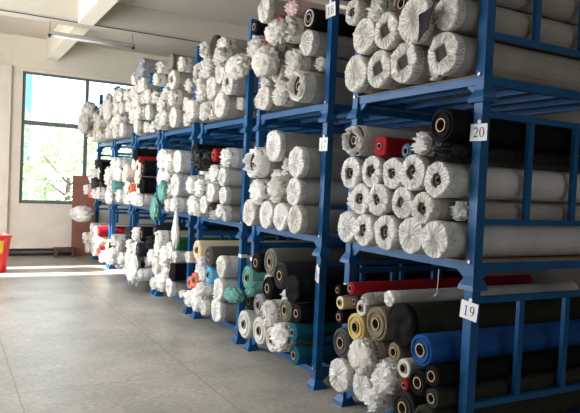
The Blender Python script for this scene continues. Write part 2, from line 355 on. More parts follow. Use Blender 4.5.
# rolls read off each shelf: ((rack, level), [(y, z, radius, style, colour, protrusion), ...])
TABLE = [
((0, 3), [
 (1.118, 0.301, 0.136, 'P', 'w', 0),
 (0.851, 0.296, 0.131, 'D', 'w', 0),
 (0.586, 0.3, 0.134, 'D', 'w', 0),
 (0.213, 0.296, 0.13, 'D', 'w', 0),
 (1.041, 0.556, 0.13, 'P', 'w', 0),
 (0.764, 0.538, 0.126, 'D', 'w', 0),
 (0.433, 0.534, 0.145, 'P', 'w', 0.05),
 (1.16, 0.747, 0.094, 'H', 'w', 0),
 (0.889, 0.714, 0.09, 'K', 'w', 0),
 (0.183, 0.529, 0.105, 'P', 'w', 0),
 (0.61, 0.681, 0.084, 'C', 'brown', 0),
 (0.179, 0.735, 0.101, 'P', 'w', 0),
 (0.269, 0.924, 0.108, 'K', 'w', 0),
 (0.463, 0.816, 0.115, 'P', 'w', 0),
 (0.799, 0.898, 0.114, 'P', 'w', 0),
 (1.14, 0.953, 0.113, 'K', 'w', 0),
 (0.396, 0.231, 0.064, 'Z', 'w', 0),
 (0.744, 0.735, 0.057, 'Z', 'w', 0),
]),
((0, 2), [
 (1.134, 0.284, 0.118, 'P', 'w', 0),
 (0.901, 0.28, 0.115, 'H', 'w', 0),
 (0.667, 0.284, 0.119, 'H', 'w', 0),
 (0.429, 0.284, 0.119, 'P', 'w', 0),
 (0.194, 0.282, 0.116, 'P', 'w', 0),
 (0.974, 0.496, 0.112, 'H', 'w', 0),
 (0.748, 0.498, 0.109, 'H', 'w', 0),
 (0.512, 0.49, 0.103, 'H', 'w', 0),
 (0.308, 0.466, 0.101, 'H', 'w', 0),
 (1.11, 0.681, 0.117, 'H', 'w', 0),
 (0.856, 0.69, 0.111, 'H', 'w', 0),
 (0.632, 0.679, 0.106, 'H', 'w', 0),
 (0.41, 0.684, 0.116, 'H', 'w', 0),
 (0.189, 0.64, 0.111, 'H', 'w', 0),
 (1.065, 0.914, 0.115, 'O', 'w', 0),
 (0.779, 0.862, 0.078, 'R', 'red', 0),
 (0.505, 0.822, 0.052, 'C', 'blue', 0),
 (0.34, 0.863, 0.076, 'K', 'w', 0),
 (0.186, 0.966, 0.106, 'C', 'black', 0),
 (0.139, 0.805, 0.061, 'K', 'black', 0),
 (1.164, 0.483, 0.078, 'Z', 'w', 0),
 (0.144, 0.459, 0.064, 'Z', 'w', 0),
]),
((0, 1), [
 (0.969, 0.962, 0.048, 'C', 'red', 0.05),
 (1.212, 0.906, 0.042, 'C', 'black', 0),
 (1.202, 0.813, 0.052, 'C', 'cream', 0),
 (1.2, 0.707, 0.054, 'C', 'black', 0),
 (1.011, 0.857, 0.044, 'C', 'brownroll', 0),
 (0.908, 0.832, 0.059, 'C', 'w', 0),
 (0.835, 0.907, 0.046, 'K', 'w', 0),
 (0.737, 0.755, 0.124, 'C', 'khaki', 0),
 (0.977, 0.679, 0.108, 'C', 'ochre', 0),
 (1.14, 0.528, 0.114, 'C', 'darkgrey', 0),
 (0.609, 0.95, 0.054, 'F', 'w', 0),
 (0.475, 0.807, 0.142, 'B', 'olive', 0),
 (0.256, 0.698, 0.103, 'C', 'blue2', 0),
 (0.432, 0.534, 0.065, 'C', 'w', 0),
 (0.28, 0.488, 0.088, 'C', 'black', 0),
 (0.14, 0.436, 0.062, 'C', 'olive', 0),
 (0.54, 0.611, 0.065, 'C', 'khaki', 0),
 (0.815, 0.531, 0.112, 'K', 'w', 0),
 (1.129, 0.29, 0.124, 'P', 'w', 0),
 (0.871, 0.286, 0.11, 'P', 'w', 0),
 (0.602, 0.433, 0.123, 'K', 'w', 0),
 (0.395, 0.439, 0.037, 'C', 'red', 0),
 (0.683, 0.247, 0.081, 'K', 'w', 0),
 (0.412, 0.284, 0.119, 'C', 'charcoal', 0),
 (0.186, 0.273, 0.108, 'C', 'olive', 0),
 (0.146, 0.568, 0.068, 'C', 'black', 0),
 (0.972, 0.435, 0.071, 'Z', 'w', 0),
]),
((1, 3), [
 (1.008, 1.112, 0.119, 'P', 'w', 0),
 (0.883, 0.835, 0.078, 'R', 'red', 0),
 (0.683, 0.888, 0.106, 'C', 'red', 0),
 (0.439, 0.986, 0.097, 'K', 'pink', 0),
 (0.168, 0.859, 0.09, 'C', 'black', 0),
 (1.171, 0.983, 0.068, 'C', 'black', 0),
 (0.362, 0.792, 0.112, 'K', 'w', 0.05),
 (0.186, 0.661, 0.108, 'P', 'w', 0),
 (1.065, 0.758, 0.12, 'K', 'w', 0.05),
 (0.875, 0.568, 0.117, 'K', 'w', 0),
 (0.614, 0.698, 0.091, 'K', 'w', 0),
 (0.656, 0.498, 0.113, 'P', 'w', 0),
 (0.383, 0.513, 0.138, 'K', 'w', 0),
 (0.951, 0.282, 0.116, 'P', 'w', 0),
 (0.56, 0.285, 0.12, 'K', 'w', 0),
 (0.213, 0.3, 0.135, 'O', 'w', 0),
 (1.116, 0.483, 0.1, 'Z', 'w', 0),
 (1.164, 0.291, 0.09, 'Z', 'w', 0),
 (0.756, 0.327, 0.081, 'Z', 'w', 0),
 (0.768, 0.735, 0.067, 'Z', 'w', 0),
 (0.996, 0.927, 0.063, 'Z', 'w', 0),
 (0.144, 0.495, 0.063, 'Z', 'w', 0),
 (1.188, 0.627, 0.059, 'Z', 'w', 0),
]),
((1, 2), [
 (0.691, 0.922, 0.144, 'P', 'w', 0),
 (0.944, 0.774, 0.15, 'O', 'w', 0.05),
 (0.216, 0.769, 0.134, 'P', 'w', 0),
 (0.927, 0.498, 0.127, 'K', 'w', 0),
 (0.545, 0.53, 0.124, 'K', 'w', 0),
 (0.28, 0.521, 0.122, 'P', 'w', 0),
 (1.09, 0.297, 0.132, 'P', 'w', 0),
 (0.746, 0.295, 0.13, 'P', 'w', 0),
 (0.458, 0.294, 0.128, 'P', 'w', 0),
 (0.201, 0.289, 0.123, 'P', 'w', 0),
 (0.744, 0.627, 0.098, 'Z', 'w', 0),
 (0.564, 0.735, 0.082, 'Z', 'w', 0),
]),
((1, 1), [
 (0.906, 0.935, 0.098, 'C', 'black', 0),
 (0.681, 0.972, 0.13, 'C', 'sage', 0),
 (0.438, 0.883, 0.129, 'C', 'charcoal', 0),
 (0.2, 0.804, 0.122, 'B', 'black', 0),
 (0.682, 0.73, 0.109, 'C', 'black', 0),
 (1.133, 0.758, 0.121, 'C', 'teal', 0),
 (1.069, 0.548, 0.1, 'C', 'charcoal', 0),
 (0.814, 0.553, 0.111, 'C', 'greywrap', 0),
 (1.112, 0.311, 0.141, 'C', 'w', 0),
 (0.835, 0.306, 0.136, 'C', 'w', 0),
 (0.581, 0.285, 0.12, 'C', 'w', 0),
 (0.563, 0.527, 0.124, 'K', 'w', 0),
 (0.344, 0.595, 0.103, 'C', 'sage', 0),
 (0.344, 0.362, 0.13, 'K', 'net', 0),
 (0.155, 0.446, 0.077, 'C', 'tealdark', 0),
 (0.162, 0.25, 0.084, 'C', 'tealdark', 0),
 (0.159, 0.605, 0.081, 'C', 'black', 0),
 (0.952, 0.68, 0.077, 'K', 'teal', 0),
 (0.852, 0.783, 0.063, 'Z', 'w', 0),
 (0.492, 0.699, 0.062, 'Z', 'w', 0),
]),
((2, 3), [
 (0.667, 0.987, 0.128, 'B', 'brown', 0),
 (0.385, 0.904, 0.135, 'K', 'w', 0),
 (0.505, 0.675, 0.123, 'P', 'w', 0),
 (0.906, 0.989, 0.1, 'O', 'w', 0),
 (1.114, 0.737, 0.139, 'O', 'w', 0),
 (0.817, 0.773, 0.134, 'K', 'w', 0),
 (0.981, 0.509, 0.124, 'K', 'w', 0),
 (0.713, 0.528, 0.132, 'P', 'w', 0),
 (0.216, 0.533, 0.138, 'D', 'w', 0),
 (1.123, 0.297, 0.131, 'P', 'w', 0.08),
 (0.875, 0.283, 0.117, 'K', 'w', 0),
 (0.638, 0.286, 0.12, 'O', 'w', 0),
 (0.378, 0.306, 0.141, 'P', 'w', 0),
 (0.183, 0.774, 0.105, 'K', 'w', 0.1),
 (0.156, 0.315, 0.078, 'Z', 'w', 0),
 (0.516, 0.471, 0.073, 'Z', 'w', 0),
 (1.176, 0.531, 0.072, 'Z', 'w', 0),
]),
((2, 2), [
 (0.188, 0.84, 0.11, 'K', 'w', 0),
 (0.527, 0.872, 0.078, 'C', 'red', 0),
 (1.161, 0.939, 0.093, 'B', 'black', 0),
 (0.971, 0.822, 0.13, 'K', 'black', 0),
 (0.701, 0.816, 0.105, 'O', 'black', 0),
 (0.226, 0.634, 0.099, 'P', 'w', 0),
 (0.496, 0.669, 0.101, 'K', 'w', 0),
 (1.136, 0.534, 0.117, 'K', 'w', 0),
 (0.848, 0.503, 0.105, 'K', 'w', 0),
 (0.54, 0.46, 0.109, 'P', 'w', 0),
 (0.751, 0.317, 0.104, 'P', 'w', 0),
 (1.128, 0.291, 0.126, 'K', 'w', 0),
 (0.923, 0.247, 0.081, 'K', 'w', 0),
 (0.531, 0.259, 0.093, 'C', 'charcoal', 0),
 (0.213, 0.438, 0.097, 'P', 'w', 0),
 (0.263, 0.266, 0.082, 'K', 'w', 0),
 (0.133, 0.221, 0.055, 'P', 'w', 0),
 (0.39, 0.219, 0.053, 'O', 'w', 0),
 (0.684, 0.615, 0.094, 'Z', 'w', 0),
 (1.164, 0.735, 0.081, 'Z', 'w', 0),
 (0.972, 0.627, 0.064, 'Z', 'w', 0),
 (0.408, 0.351, 0.061, 'Z', 'w', 0),
 (0.996, 0.423, 0.061, 'Z', 'w', 0),
]),
((2, 1), [
 (0.977, 0.874, 0.119, 'C', 'cream', 0),
 (0.519, 0.855, 0.117, 'C', 'darkgrey', 0),
 (0.549, 0.643, 0.098, 'C', 'skyblue', 0),
 (0.198, 0.784, 0.12, 'P', 'w', 0),
 (0.705, 0.778, 0.06, 'K', 'w', 0),
 (1.183, 0.768, 0.071, 'P', 'w', 0),
 (0.734, 0.634, 0.087, 'K', 'w', 0),
 (0.218, 0.536, 0.125, 'P', 'w', 0),
 (0.318, 0.298, 0.133, 'P', 'w', 0),
 (0.67, 0.254, 0.088, 'P', 'w', 0),
 (0.896, 0.309, 0.144, 'K', 'w', 0),
 (1.145, 0.274, 0.108, 'K', 'w', 0),
 (1.173, 0.46, 0.081, 'C', 'coral', 0),
 (1.009, 0.517, 0.093, 'C', 'coral', 0),
 (0.727, 0.464, 0.084, 'K', 'w', 0),
 (0.528, 0.423, 0.1, 'Z', 'w', 0),
 (0.912, 0.675, 0.089, 'Z', 'w', 0),
 (1.14, 0.627, 0.076, 'Z', 'w', 0),
 (0.516, 0.243, 0.066, 'Z', 'w', 0),
 (0.42, 0.543, 0.061, 'Z', 'w', 0),
]),
((3, 3), [
 (1.058, 1.041, 0.088, 'O', 'w', 0),
 (0.563, 1.041, 0.107, 'B', 'greybrown', 0),
 (0.176, 0.949, 0.098, 'K', 'w', 0),
 (0.579, 0.808, 0.128, 'D', 'w', 0),
 (1.143, 0.878, 0.096, 'K', 'w', 0),
 (0.468, 0.304, 0.138, 'P', 'w', 0),
 (0.961, 0.512, 0.113, 'K', 'w', 0),
 (1.029, 0.287, 0.122, 'O', 'w', 0),
 (0.452, 0.556, 0.115, 'K', 'w', 0),
 (1.169, 0.627, 0.085, 'K', 'w', 0),
 (0.799, 0.644, 0.095, 'K', 'w', 0),
 (0.751, 0.312, 0.106, 'K', 'w', 0),
 (0.228, 0.699, 0.1, 'Z', 'w', 0),
 (0.216, 0.459, 0.1, 'Z', 'w', 0),
 (0.984, 0.735, 0.1, 'Z', 'w', 0),
 (0.66, 0.507, 0.099, 'Z', 'w', 0),
 (0.18, 0.267, 0.095, 'Z', 'w', 0),
 (1.164, 0.447, 0.087, 'Z', 'w', 0),
 (0.984, 0.903, 0.065, 'Z', 'w', 0),
]),
((3, 2), [
 (0.821, 0.854, 0.152, 'K', 'w', 0),
 (0.501, 0.809, 0.129, 'K', 'w', 0),
 (0.953, 0.607, 0.127, 'P', 'w', 0),
 (0.633, 0.602, 0.118, 'K', 'w', 0),
 (0.225, 0.818, 0.147, 'P', 'w', 0),
 (0.234, 0.516, 0.155, 'P', 'w', 0),
 (0.484, 0.433, 0.109, 'K', 'w', 0),
 (0.743, 0.408, 0.106, 'K', 'teal', 0),
 (0.94, 0.29, 0.124, 'K', 'teal', 0),
 (0.179, 0.267, 0.101, 'K', 'w', 0),
 (0.382, 0.258, 0.093, 'K', 'w', 0),
 (0.6, 0.267, 0.093, 'Z', 'w', 0),
 (0.444, 0.615, 0.072, 'Z', 'w', 0),
 (0.756, 0.231, 0.066, 'Z', 'w', 0),
 (1.056, 0.447, 0.063, 'Z', 'w', 0),
]),
((3, 1), [
 (0.156, 0.707, 0.078, 'P', 'w', 0),
 (0.165, 0.872, 0.087, 'C', 'green', 0),
 (0.337, 0.768, 0.113, 'P', 'w', 0),
 (0.962, 0.724, 0.115, 'P', 'w', 0),
 (0.95, 0.487, 0.123, 'P', 'w', 0),
 (0.588, 0.664, 0.149, 'K', 'w', 0),
 (1.15, 0.594, 0.104, 'K', 'w', 0),
 (1.121, 0.964, 0.083, 'C', 'charcoal', 0),
 (0.713, 0.904, 0.098, 'O', 'w', 0),
 (1.159, 0.792, 0.094, 'O', 'black', 0),
 (0.675, 0.296, 0.13, 'K', 'w', 0),
 (0.315, 0.287, 0.122, 'P', 'w', 0),
 (0.206, 0.504, 0.121, 'B', 'black', 0),
 (0.487, 0.433, 0.103, 'K', 'w', 0),
 (0.891, 0.254, 0.089, 'K', 'w', 0),
 (1.116, 0.291, 0.1, 'Z', 'w', 0),
 (0.744, 0.495, 0.081, 'Z', 'w', 0),
 (0.384, 0.579, 0.072, 'Z', 'w', 0),
 (0.492, 0.231, 0.064, 'Z', 'w', 0),
 (0.78, 0.759, 0.061, 'Z', 'w', 0),
 (1.188, 0.435, 0.059, 'Z', 'w', 0),
 (0.792, 0.627, 0.059, 'Z', 'w', 0),
 (0.144, 0.231, 0.058, 'Z', 'w', 0),
]),
]

# ---------------------------------------------------------------- fabric rolls
def nz3(x, y, z): return noise.noise(Vector((x, y, z)))
def body_mesh(r, L, m, seed, n=28, sq=2.0, x0=.0, irr=.035, inner=0.0):
    """long roll body from x0 to L along +X; slightly irregular section; inner>0 leaves a bore at the aisle end"""
    mb = MB(); rows = []
    for k, x in enumerate([x0 + (L - x0) * t for t in (0, .01, .12, .3, .5, .7, .88, .99, 1)]):
        s = r * (.985 if k in (0, 8) else 1)
        row = []
        for j in range(n):
            a = 2 * PI * j / n
            c, q = math.cos(a), math.sin(a)
            sup = (abs(c) ** sq + abs(q) ** sq) ** (-1 / sq)
            d = s * sup * (1 + irr * nz3(c * 1.3 + seed, q * 1.3, x * 1.4) - irr * .5)
            row.append((x, c * d, q * d))
        rows.append(row)
    if inner:
        rows = [[(x0 + .25, math.cos(2 * PI * j / n) * inner, math.sin(2 * PI * j / n) * inner) for j in range(n)],
                [(x0, math.cos(2 * PI * j / n) * inner, math.sin(2 * PI * j / n) * inner) for j in range(n)]] + \
               [[(x0 - (.006 if k % 2 else 0) + .004 * nz3(seed, math.cos(2 * PI * j / n) * 2, k), math.cos(2 * PI * j / n) * (inner + (r * .96 - inner) * k / 6), math.sin(2 * PI * j / n) * (inner + (r * .96 - inner) * k / 6)) for j in range(n)] for k in range(1, 6)] + rows
    b = mb.grid(rows, True); mb.f.append(tuple(b + i for i in range(n))); mb.mi.append(0)
    e = b + (len(rows) - 1) * n; mb.f.append(tuple(e + i for i in reversed(range(n)))); mb.mi.append(0)
    mb.f = [tuple(reversed(f)) for f in mb.f]
    return mb.mesh('roll_body', m, True)
def core_mesh(rc, seed, pale=False, out=.012):
    mb = MB(); n = 20; ri = rc * .8
    rows = [[(x, math.cos(2 * PI * j / n) * q, math.sin(2 * PI * j / n) * q) for j in range(n)] for x, q in ((.24, rc), (-out, rc), (-out, ri), (.24, ri))]
    mb.grid(rows[:2], True, 0); mb.grid(rows[1:3], True, 1); mb.grid(rows[2:], True, 0)
    mb.cyl((.2, 0, 0), (.22, 0, 0), ri, n, 2)
    mb.f = [tuple(reversed(f)) for f in mb.f]
    return mb.mesh('cardboard_core', [M['card'], M['card_pale'], M['hole']], True)
def pleat_mesh(r, m, seed, n=88, nr=10, bulge=.008, hole=0., pleats=22, square=False, rough=1., sleeve=.05):
    """bag end: sleeve over the roll, rounded shoulder, face gathered in radial pleats to the middle"""
    rd = random.Random(seed); mb = MB(); rows = []
    ph = rd.uniform(0, 6); pl = pleats + rd.randint(-3, 3)
    far_ = n < 60
    def fold(a, t):
        w = pl * a + 3.0 * nz3(math.cos(a) * 1.2 + seed, math.sin(a) * 1.2, t * .5) + ph
        return (1.25 * abs(math.sin(w / 2)) ** .6 - .8) + .3 * nz3(math.cos(a) * 3 + seed, math.sin(a) * 3, t * 4 + 5)
    for x, k in ((sleeve, .99), (sleeve * .6, 1.0), (.02, 1.0), (.0, 1.0), (-.010, .975)):
        rows.append([(x + .008 * nz3(seed, math.cos(2 * PI * j / n) * 3, x * 9), *(math.cos(2 * PI * j / n) * r * k * (1 + .018 * fold(2 * PI * j / n, 1) * rough), math.sin(2 * PI * j / n) * r * k * (1 + .018 * fold(2 * PI * j / n, 1) * rough))) for j in range(n)])
    h0 = hole if hole else .04
    for i in range(nr):
        t = i / (nr - 1); rr = (.94 + (h0 - .94) * t)
        row = []
        for j in range(n):
            a = 2 * PI * j / n
            hr = rr
            if hole and t > .4:
                s_ = (max(abs(math.cos(a + .4)), abs(math.sin(a + .4)))) ** -1 if square else 1 + .35 * nz3(seed + 3, math.cos(a) * 1.5, math.sin(a) * 1.5)
                hr = rr * (1 + (s_ - 1) * (t - .4) / .6)
            amp = .13 * r * (1 - .35 * t) * rough * min(1, .4 + t)
            x = -.012 - bulge * math.sin(min(1, t * 1.1) * PI * .5) * (1 if not hole else .8) + (bulge * .55 * max(0, t - .65) / .35 if not hole else 0) - amp * fold(a, rr) * (1 if far_ else 1.5) + .02 * nz3(seed + 9, math.cos(a) * rr * 2, math.sin(a) * rr * 2)
            row.append((x, math.cos(a) * r * hr, math.sin(a) * r * hr))
        rows.append(row)
    if hole:
        rows.append([(.03, y * 1.05, z * 1.05) for x, y, z in rows[-1]])
    b = mb.grid(rows, True)
    if not hole:
        e = b + (len(rows) - 1) * n; mb.f.append(tuple(e + i for i in range(n))); mb.mi.append(0)
    mb.f = [tuple(reversed(f)) for f in mb.f]
    return mb.mesh('bag_end', m, True)
def crumple(px, py, pz, seed, f=1.):
    """faceted crease field, roughly -1..1"""
    p = Vector((px * f + seed, py * f, pz * f))
    q = p + Vector((noise.noise(p * .7), noise.noise(p * .7 + Vector((5, 0, 0))), noise.noise(p * .7 + Vector((0, 7, 0))))) * .8
    return 1 - 2.4 * abs(noise.noise(q * 1.1)) - 1.3 * abs(noise.noise(q * 2.3))
def crumple_mesh(r, m, seed, n=44, nr=12, out=.09, mouth=0., sleeve=.08, flop=(0, 0)):
    """bag end scrunched outwards; mouth>0 leaves a ragged opening"""
    rd = random.Random(seed); mb = MB(); rows = []
    prof = [(sleeve, .985), (sleeve * .5, .99), (.03, .99), (0, .98)]
    for i in range(nr):
        t = (i + 1) / nr
        if mouth: prof.append((-out * .75 * t ** .8, 1.0 + (mouth - 1.0) * t ** 1.6))
        else: prof.append((-out * math.sin(t * PI / 2), max(.03, math.cos(t * PI / 2) ** .7)))
    for i, (x, k) in enumerate(prof):
        row = []; tt = max(0, (i - 3) / nr)
        for j in range(n):
            a = 2 * PI * j / n; c, s = math.cos(a), math.sin(a)
            cr = crumple(x * 16, c * r * 17 * k, s * r * 17 * k, seed) * .8; cr2 = cr + 1.1 * (abs(math.sin(9 * a + seed + 3 * nz3(seed, c * 2, s * 2))) - .6)
            am = .012 if i < 3 else .15 * (.4 + .6 * math.sin(min(1, tt + .25) * PI))
            if mouth: am *= .45; cr2 = cr * .8
            d = r * k * (1 + am * min(.35, cr - .6))
            xx = x - (0 if i < 3 else .038 * cr2 * min(1, k + .3))
            row.append((xx + (0 if not (mouth and i > nr) else .035 * nz3(seed, c * 2.5, s * 2.5)), c * d + flop[0] * tt ** 2, s * d + flop[1] * tt ** 2))
        rows.append(row)
    if mouth: # turn the lip inwards
        rows.append([(p[0] + .04, p[1] * .93, p[2] * .93) for p in rows[-1]]); rows.append([(.0, p[1] * .9, p[2] * .9) for p in rows[-1]])
    b = mb.grid(rows, True)
    if not mouth:
        e = b + (len(rows) - 1) * n; mb.f.append(tuple(e + i for i in range(n))); mb.mi.append(0)
    mb.f = [tuple(reversed(f)) for f in mb.f]
    return mb.mesh('bag_end', m, True)
def lump_mesh(sx, sy, sz, m, seed, n=36, taper=0., am=.22):
    """crumpled loose film: noisy ellipsoid, may taper towards the top"""
    mb = MB(); rows = []
    for i in range(1, n // 2 + 3):
        ph = PI * i / (n // 2 + 3); row = []
        for j in range(n):
            a = 2 * PI * j / n
            x, y, z = math.sin(ph) * math.cos(a), math.sin(ph) * math.sin(a), math.cos(ph)
            d = 1 + am * crumple(x * 3.4, y * 3.4, z * 3.4, seed)
            k = 1 - taper * max(0, z * .5 + .5)
            row.append((x * d * sx * k, y * d * sy * k, z * d * sz))
        rows.append(row)
    b = mb.grid(rows, True); mb.f.append(tuple(b + j for j in reversed(range(n)))); e = b + (len(rows) - 1) * n; mb.f.append(tuple(e + j for j in range(n))); mb.mi += [0, 0]
    return mb.mesh('loose_wrap', m, True)

SHN = {1: 'bottom shelf', 2: 'middle shelf', 3: 'top shelf'}
RKN = {0: 'nearest rack', 1: 'second rack', 2: 'third rack', 3: 'fourth rack', 4: 'fifth rack', 5: 'sixth rack', 6: 'farthest rack'}
ORD = ['', 'second ', 'third ', 'fourth ', 'fifth ', 'sixth ', 'seventh ', 'eighth ', 'ninth ', 'tenth ', 'eleventh ', 'twelfth ', 'thirteenth ']
ROWN = ['bottom row', 'second row up', 'third row up', 'fourth row up', 'fifth row up', 'sixth row up', 'seventh row up']
DESC = dict(P='pleated end', H='pleated end with round hole', D='torn end showing dark core', K='crumpled bag end', O='open ragged bag end', F='smooth flat white end',
            C='bare end and cardboard core', B='closed dark wrapped end', R='flattened bundle end', Z='crumpled end set back')
FAR_CACHE = {}
def make_roll(ri, lv, y, z, r, st, col, dx, seed, far=False):
    """y is measured from the rack's near side, z from the foot of its level"""
    rd = random.Random(seed); r *= .985
    x0 = -.13 - dx + (rd.uniform(.10, .16) if st == 'Z' else rd.uniform(-.02, .02))
    L = rd.uniform(1.50, 1.62)
    e = empty('fabric_roll', (x0, Y0[ri] + y, (lv - 1) * LH + z))
    white = col == 'w' or col == 'net'
    key = None
    if far:
        sd = seed % 5; key = (st, col, sd, lv == 3)
    def get(part, fn):
        """share meshes between the far racks (unit radius .1, scaled)"""
        if not far: return fn(r, seed), 1.0
        k2 = key + (part,)
        if k2 not in FAR_CACHE: FAR_CACHE[k2] = fn(.1, seed % 5 * 13 + 1)
        return FAR_CACHE[k2], r / .1
    nn = 36 if far else 88
    wm = M['w_end2'] if (seed % 4 == 0 or lv == 3) else M['w_end']  # top level always takes the dimmed film, other levels at random
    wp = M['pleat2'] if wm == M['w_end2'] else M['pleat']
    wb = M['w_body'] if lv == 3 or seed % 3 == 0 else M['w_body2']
    def add(name, part, fn, x=0., rx=True):
        me, s = get(part, fn)
        o = link_me(name, me, e, (x, 0, 0), (0, 0, 0), (1, s, s)); return o
    if st in 'PHDKOZF' :
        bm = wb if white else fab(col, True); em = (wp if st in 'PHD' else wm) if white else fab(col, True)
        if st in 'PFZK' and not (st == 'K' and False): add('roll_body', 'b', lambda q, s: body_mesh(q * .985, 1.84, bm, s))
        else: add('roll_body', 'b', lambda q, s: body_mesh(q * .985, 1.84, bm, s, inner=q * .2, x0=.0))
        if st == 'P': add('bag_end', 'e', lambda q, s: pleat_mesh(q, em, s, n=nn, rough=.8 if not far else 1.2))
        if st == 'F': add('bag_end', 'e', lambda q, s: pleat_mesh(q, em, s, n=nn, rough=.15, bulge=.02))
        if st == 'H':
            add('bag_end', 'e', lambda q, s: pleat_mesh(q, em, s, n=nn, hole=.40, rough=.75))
            add('cardboard_core', 'c', lambda q, s: core_mesh(q * .2, s, out=.0))
            mb = MB(); mb.grid([[(-.007, math.cos(a * PI / 8) * r * k, math.sin(a * PI / 8) * r * k) for a in range(16)] for k in (.44, .205)], True); mb.build('inner_fabric', fab('charcoal'), e, True)
        if st == 'D':
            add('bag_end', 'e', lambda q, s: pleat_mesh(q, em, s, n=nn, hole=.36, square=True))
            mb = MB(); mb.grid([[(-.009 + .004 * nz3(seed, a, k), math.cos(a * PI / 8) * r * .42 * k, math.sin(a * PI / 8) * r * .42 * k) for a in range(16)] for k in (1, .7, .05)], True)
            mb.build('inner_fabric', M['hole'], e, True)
            add('cardboard_core', 'c', lambda q, s: core_mesh(q * .16, s, out=-.02))
        if st in 'KZ': add('bag_end', 'e', lambda q, s: crumple_mesh(q, em, s, n=32 if far else 48, nr=9 if far else 12, out=.03 + .14 * q, flop=((rd.random() - .5) * .04, -.02)))
        if st == 'O':
            add('bag_end', 'e', lambda q, s: crumple_mesh(q, em, s, n=24 if far else 48, nr=7 if far else 12, out=.07, mouth=.70))
            mb = MB(); k = r * .93; mb.cyl((-.012, 0, 0), (.03, 0, 0), k, 24); mb.f = mb.f
            o = mb.build('inner_fabric', fab('charcoal'), e, True)
            add('cardboard_core', 'c', lambda q, s: core_mesh(q * .27, s, out=.02))
    elif st == 'C':
        rc = min(.042, r * .42) if r > .07 else r * .5
        bm = fab(col)
        inner = rc * 1.0
        add('roll_body', 'b', lambda q, s: body_mesh(q * .99, 1.82, bm, s, inner=(min(.042, q * .42) if q > .07 else q * .5) , x0=.0, irr=.05))
        add('cardboard_core', 'c', lambda q, s: core_mesh((min(.042, q * .42) if q > .07 else q * .5), s))
        if r > .085 and not far:  # loose layers standing proud of the end
            mb = MB(); k0, k1 = rc + (r - rc) * .45, rc + (r - rc) * .62; n = 32
            mb.grid([[(x, math.cos(2 * PI * j / n) * q * (1 + .03 * nz3(seed, j, 0)), math.sin(2 * PI * j / n) * q) for j in range(n)] for x, q in ((.005, k1), (-.014, k1), (-.012, k0), (.005, k0))], True)
            mb.f = [tuple(reversed(f)) for f in mb.f]
            mb.build('loose_layer', wm if col in ('darkgrey', 'black') and seed % 3 == 0 else bm, e, True)
    elif st == 'B':
        add('roll_body', 'b', lambda q, s: body_mesh(q * .97, 1.84, fab(col), s, irr=.09))
        c2 = 'black' if col in ('olive', 'black') else col
        add('bag_end', 'e', lambda q, s: pleat_mesh(q * .99, fab(c2), s, n=40, rough=.22, bulge=.02, sleeve=.03))
    elif st == 'R':
        add('roll_body', 'b', lambda q, s: body_mesh(q * .88, 1.7, fab(col), s, sq=3.6, inner=q * .3))
        add('cardboard_core', 'c', lambda q, s: core_mesh(q * .3, s))
    return e

def load(ri, lv, items, far=False):
    rows = []
    zs = sorted(items, key=lambda q: q[1])
    # rows by height
    for it in zs:
        if rows and it[1] - rows[-1][0][1] < .095 and len(rows[-1]) < 9: rows[-1].append(it)
        else: rows.append([it])
    for k, row in enumerate(rows):
        row.sort(key=lambda q: -q[0])   # left to right as seen from the aisle
        for j, it in enumerate(row):
            y, z, r, st, col, dx = it[:6]
            seed = ri * 1000 + lv * 300 + int(y * 97) + int(z * 711)
            e = make_roll(ri, lv, y, z, r, st, col, dx, seed, far)
            size = 'slim ' if r < .055 else ('fat ' if r > .14 else '')
            cn = 'white bagged' if col == 'w' and st != 'C' else FNAME[col]
            pos = ORD[j] + 'from left' if j else 'leftmost'
            rown = 'top row' if (k == len(rows) - 1 and k) else ROWN[k].replace(' up', '') if k < 7 else ''
            ds = DESC[st].split()
            lab = '%s%s roll, %s, %s, %s, %s of %s' % (size, cn, ' '.join(ds[:2] if st not in 'CHDOB' else {'C': ['bare', 'end'], 'H': ['holed', 'end'], 'D': ['torn', 'end'], 'O': ['open', 'bag'], 'B': ['wrapped', 'end']}[st]), rown, pos, SHN[lv].replace(' shelf', ' level'), RKN[ri])
            if len(lab.split()) > 16: lab = lab.replace(size, '', 1)
            tag(e, lab, 'fabric roll', 'fabric rolls on the %s of the %s' % (SHN[lv], RKN[ri]))
            it_obj[(ri, lv, len([1 for q in it_obj if q[:2] == (ri, lv)]))] = (e, it)
it_obj = {}
def settle(items, g=.0015, iters=500, ymin=.08, ymax=W - .08, zb=DK + .006):
    P_ = [[i[0], i[1]] for i in items]; R = [i[2] for i in items]; n = len(items)
    for it in range(iters):
        for a in range(n): P_[a][1] -= g
        for q in range(3):
            for a in range(n):
                for b in range(a):
                    dx, dz = P_[a][0] - P_[b][0], P_[a][1] - P_[b][1]
                    if abs(dx) > .3 or abs(dz) > .3: continue
                    L = math.hypot(dx, dz) + 1e-9; m_ = R[a] + R[b] - L
                    if m_ > 0: dx, dz = dx / L * m_ / 2, dz / L * m_ / 2; P_[a][0] += dx; P_[a][1] += dz; P_[b][0] -= dx; P_[b][1] -= dz
            for a in range(n): P_[a][0] = min(max(P_[a][0], ymin + R[a]), ymax - R[a]); P_[a][1] = max(P_[a][1], zb + R[a])
    for it in range(120):
        for a in range(n):
            for b in range(a):
                dx, dz = P_[a][0] - P_[b][0], P_[a][1] - P_[b][1]; L = math.hypot(dx, dz) + 1e-9; m_ = R[a] + R[b] - L
                if m_ > 0: dx, dz = dx / L * m_ / 2, dz / L * m_ / 2; P_[a][0] += dx; P_[a][1] += dz; P_[b][0] -= dx; P_[b][1] -= dz
        for a in range(n): P_[a][0] = min(max(P_[a][0], ymin + R[a]), ymax - R[a]); P_[a][1] = max(P_[a][1], zb + R[a])
    return [(P_[i][0], P_[i][1], R[i], *items[i][3:]) for i in range(n)]
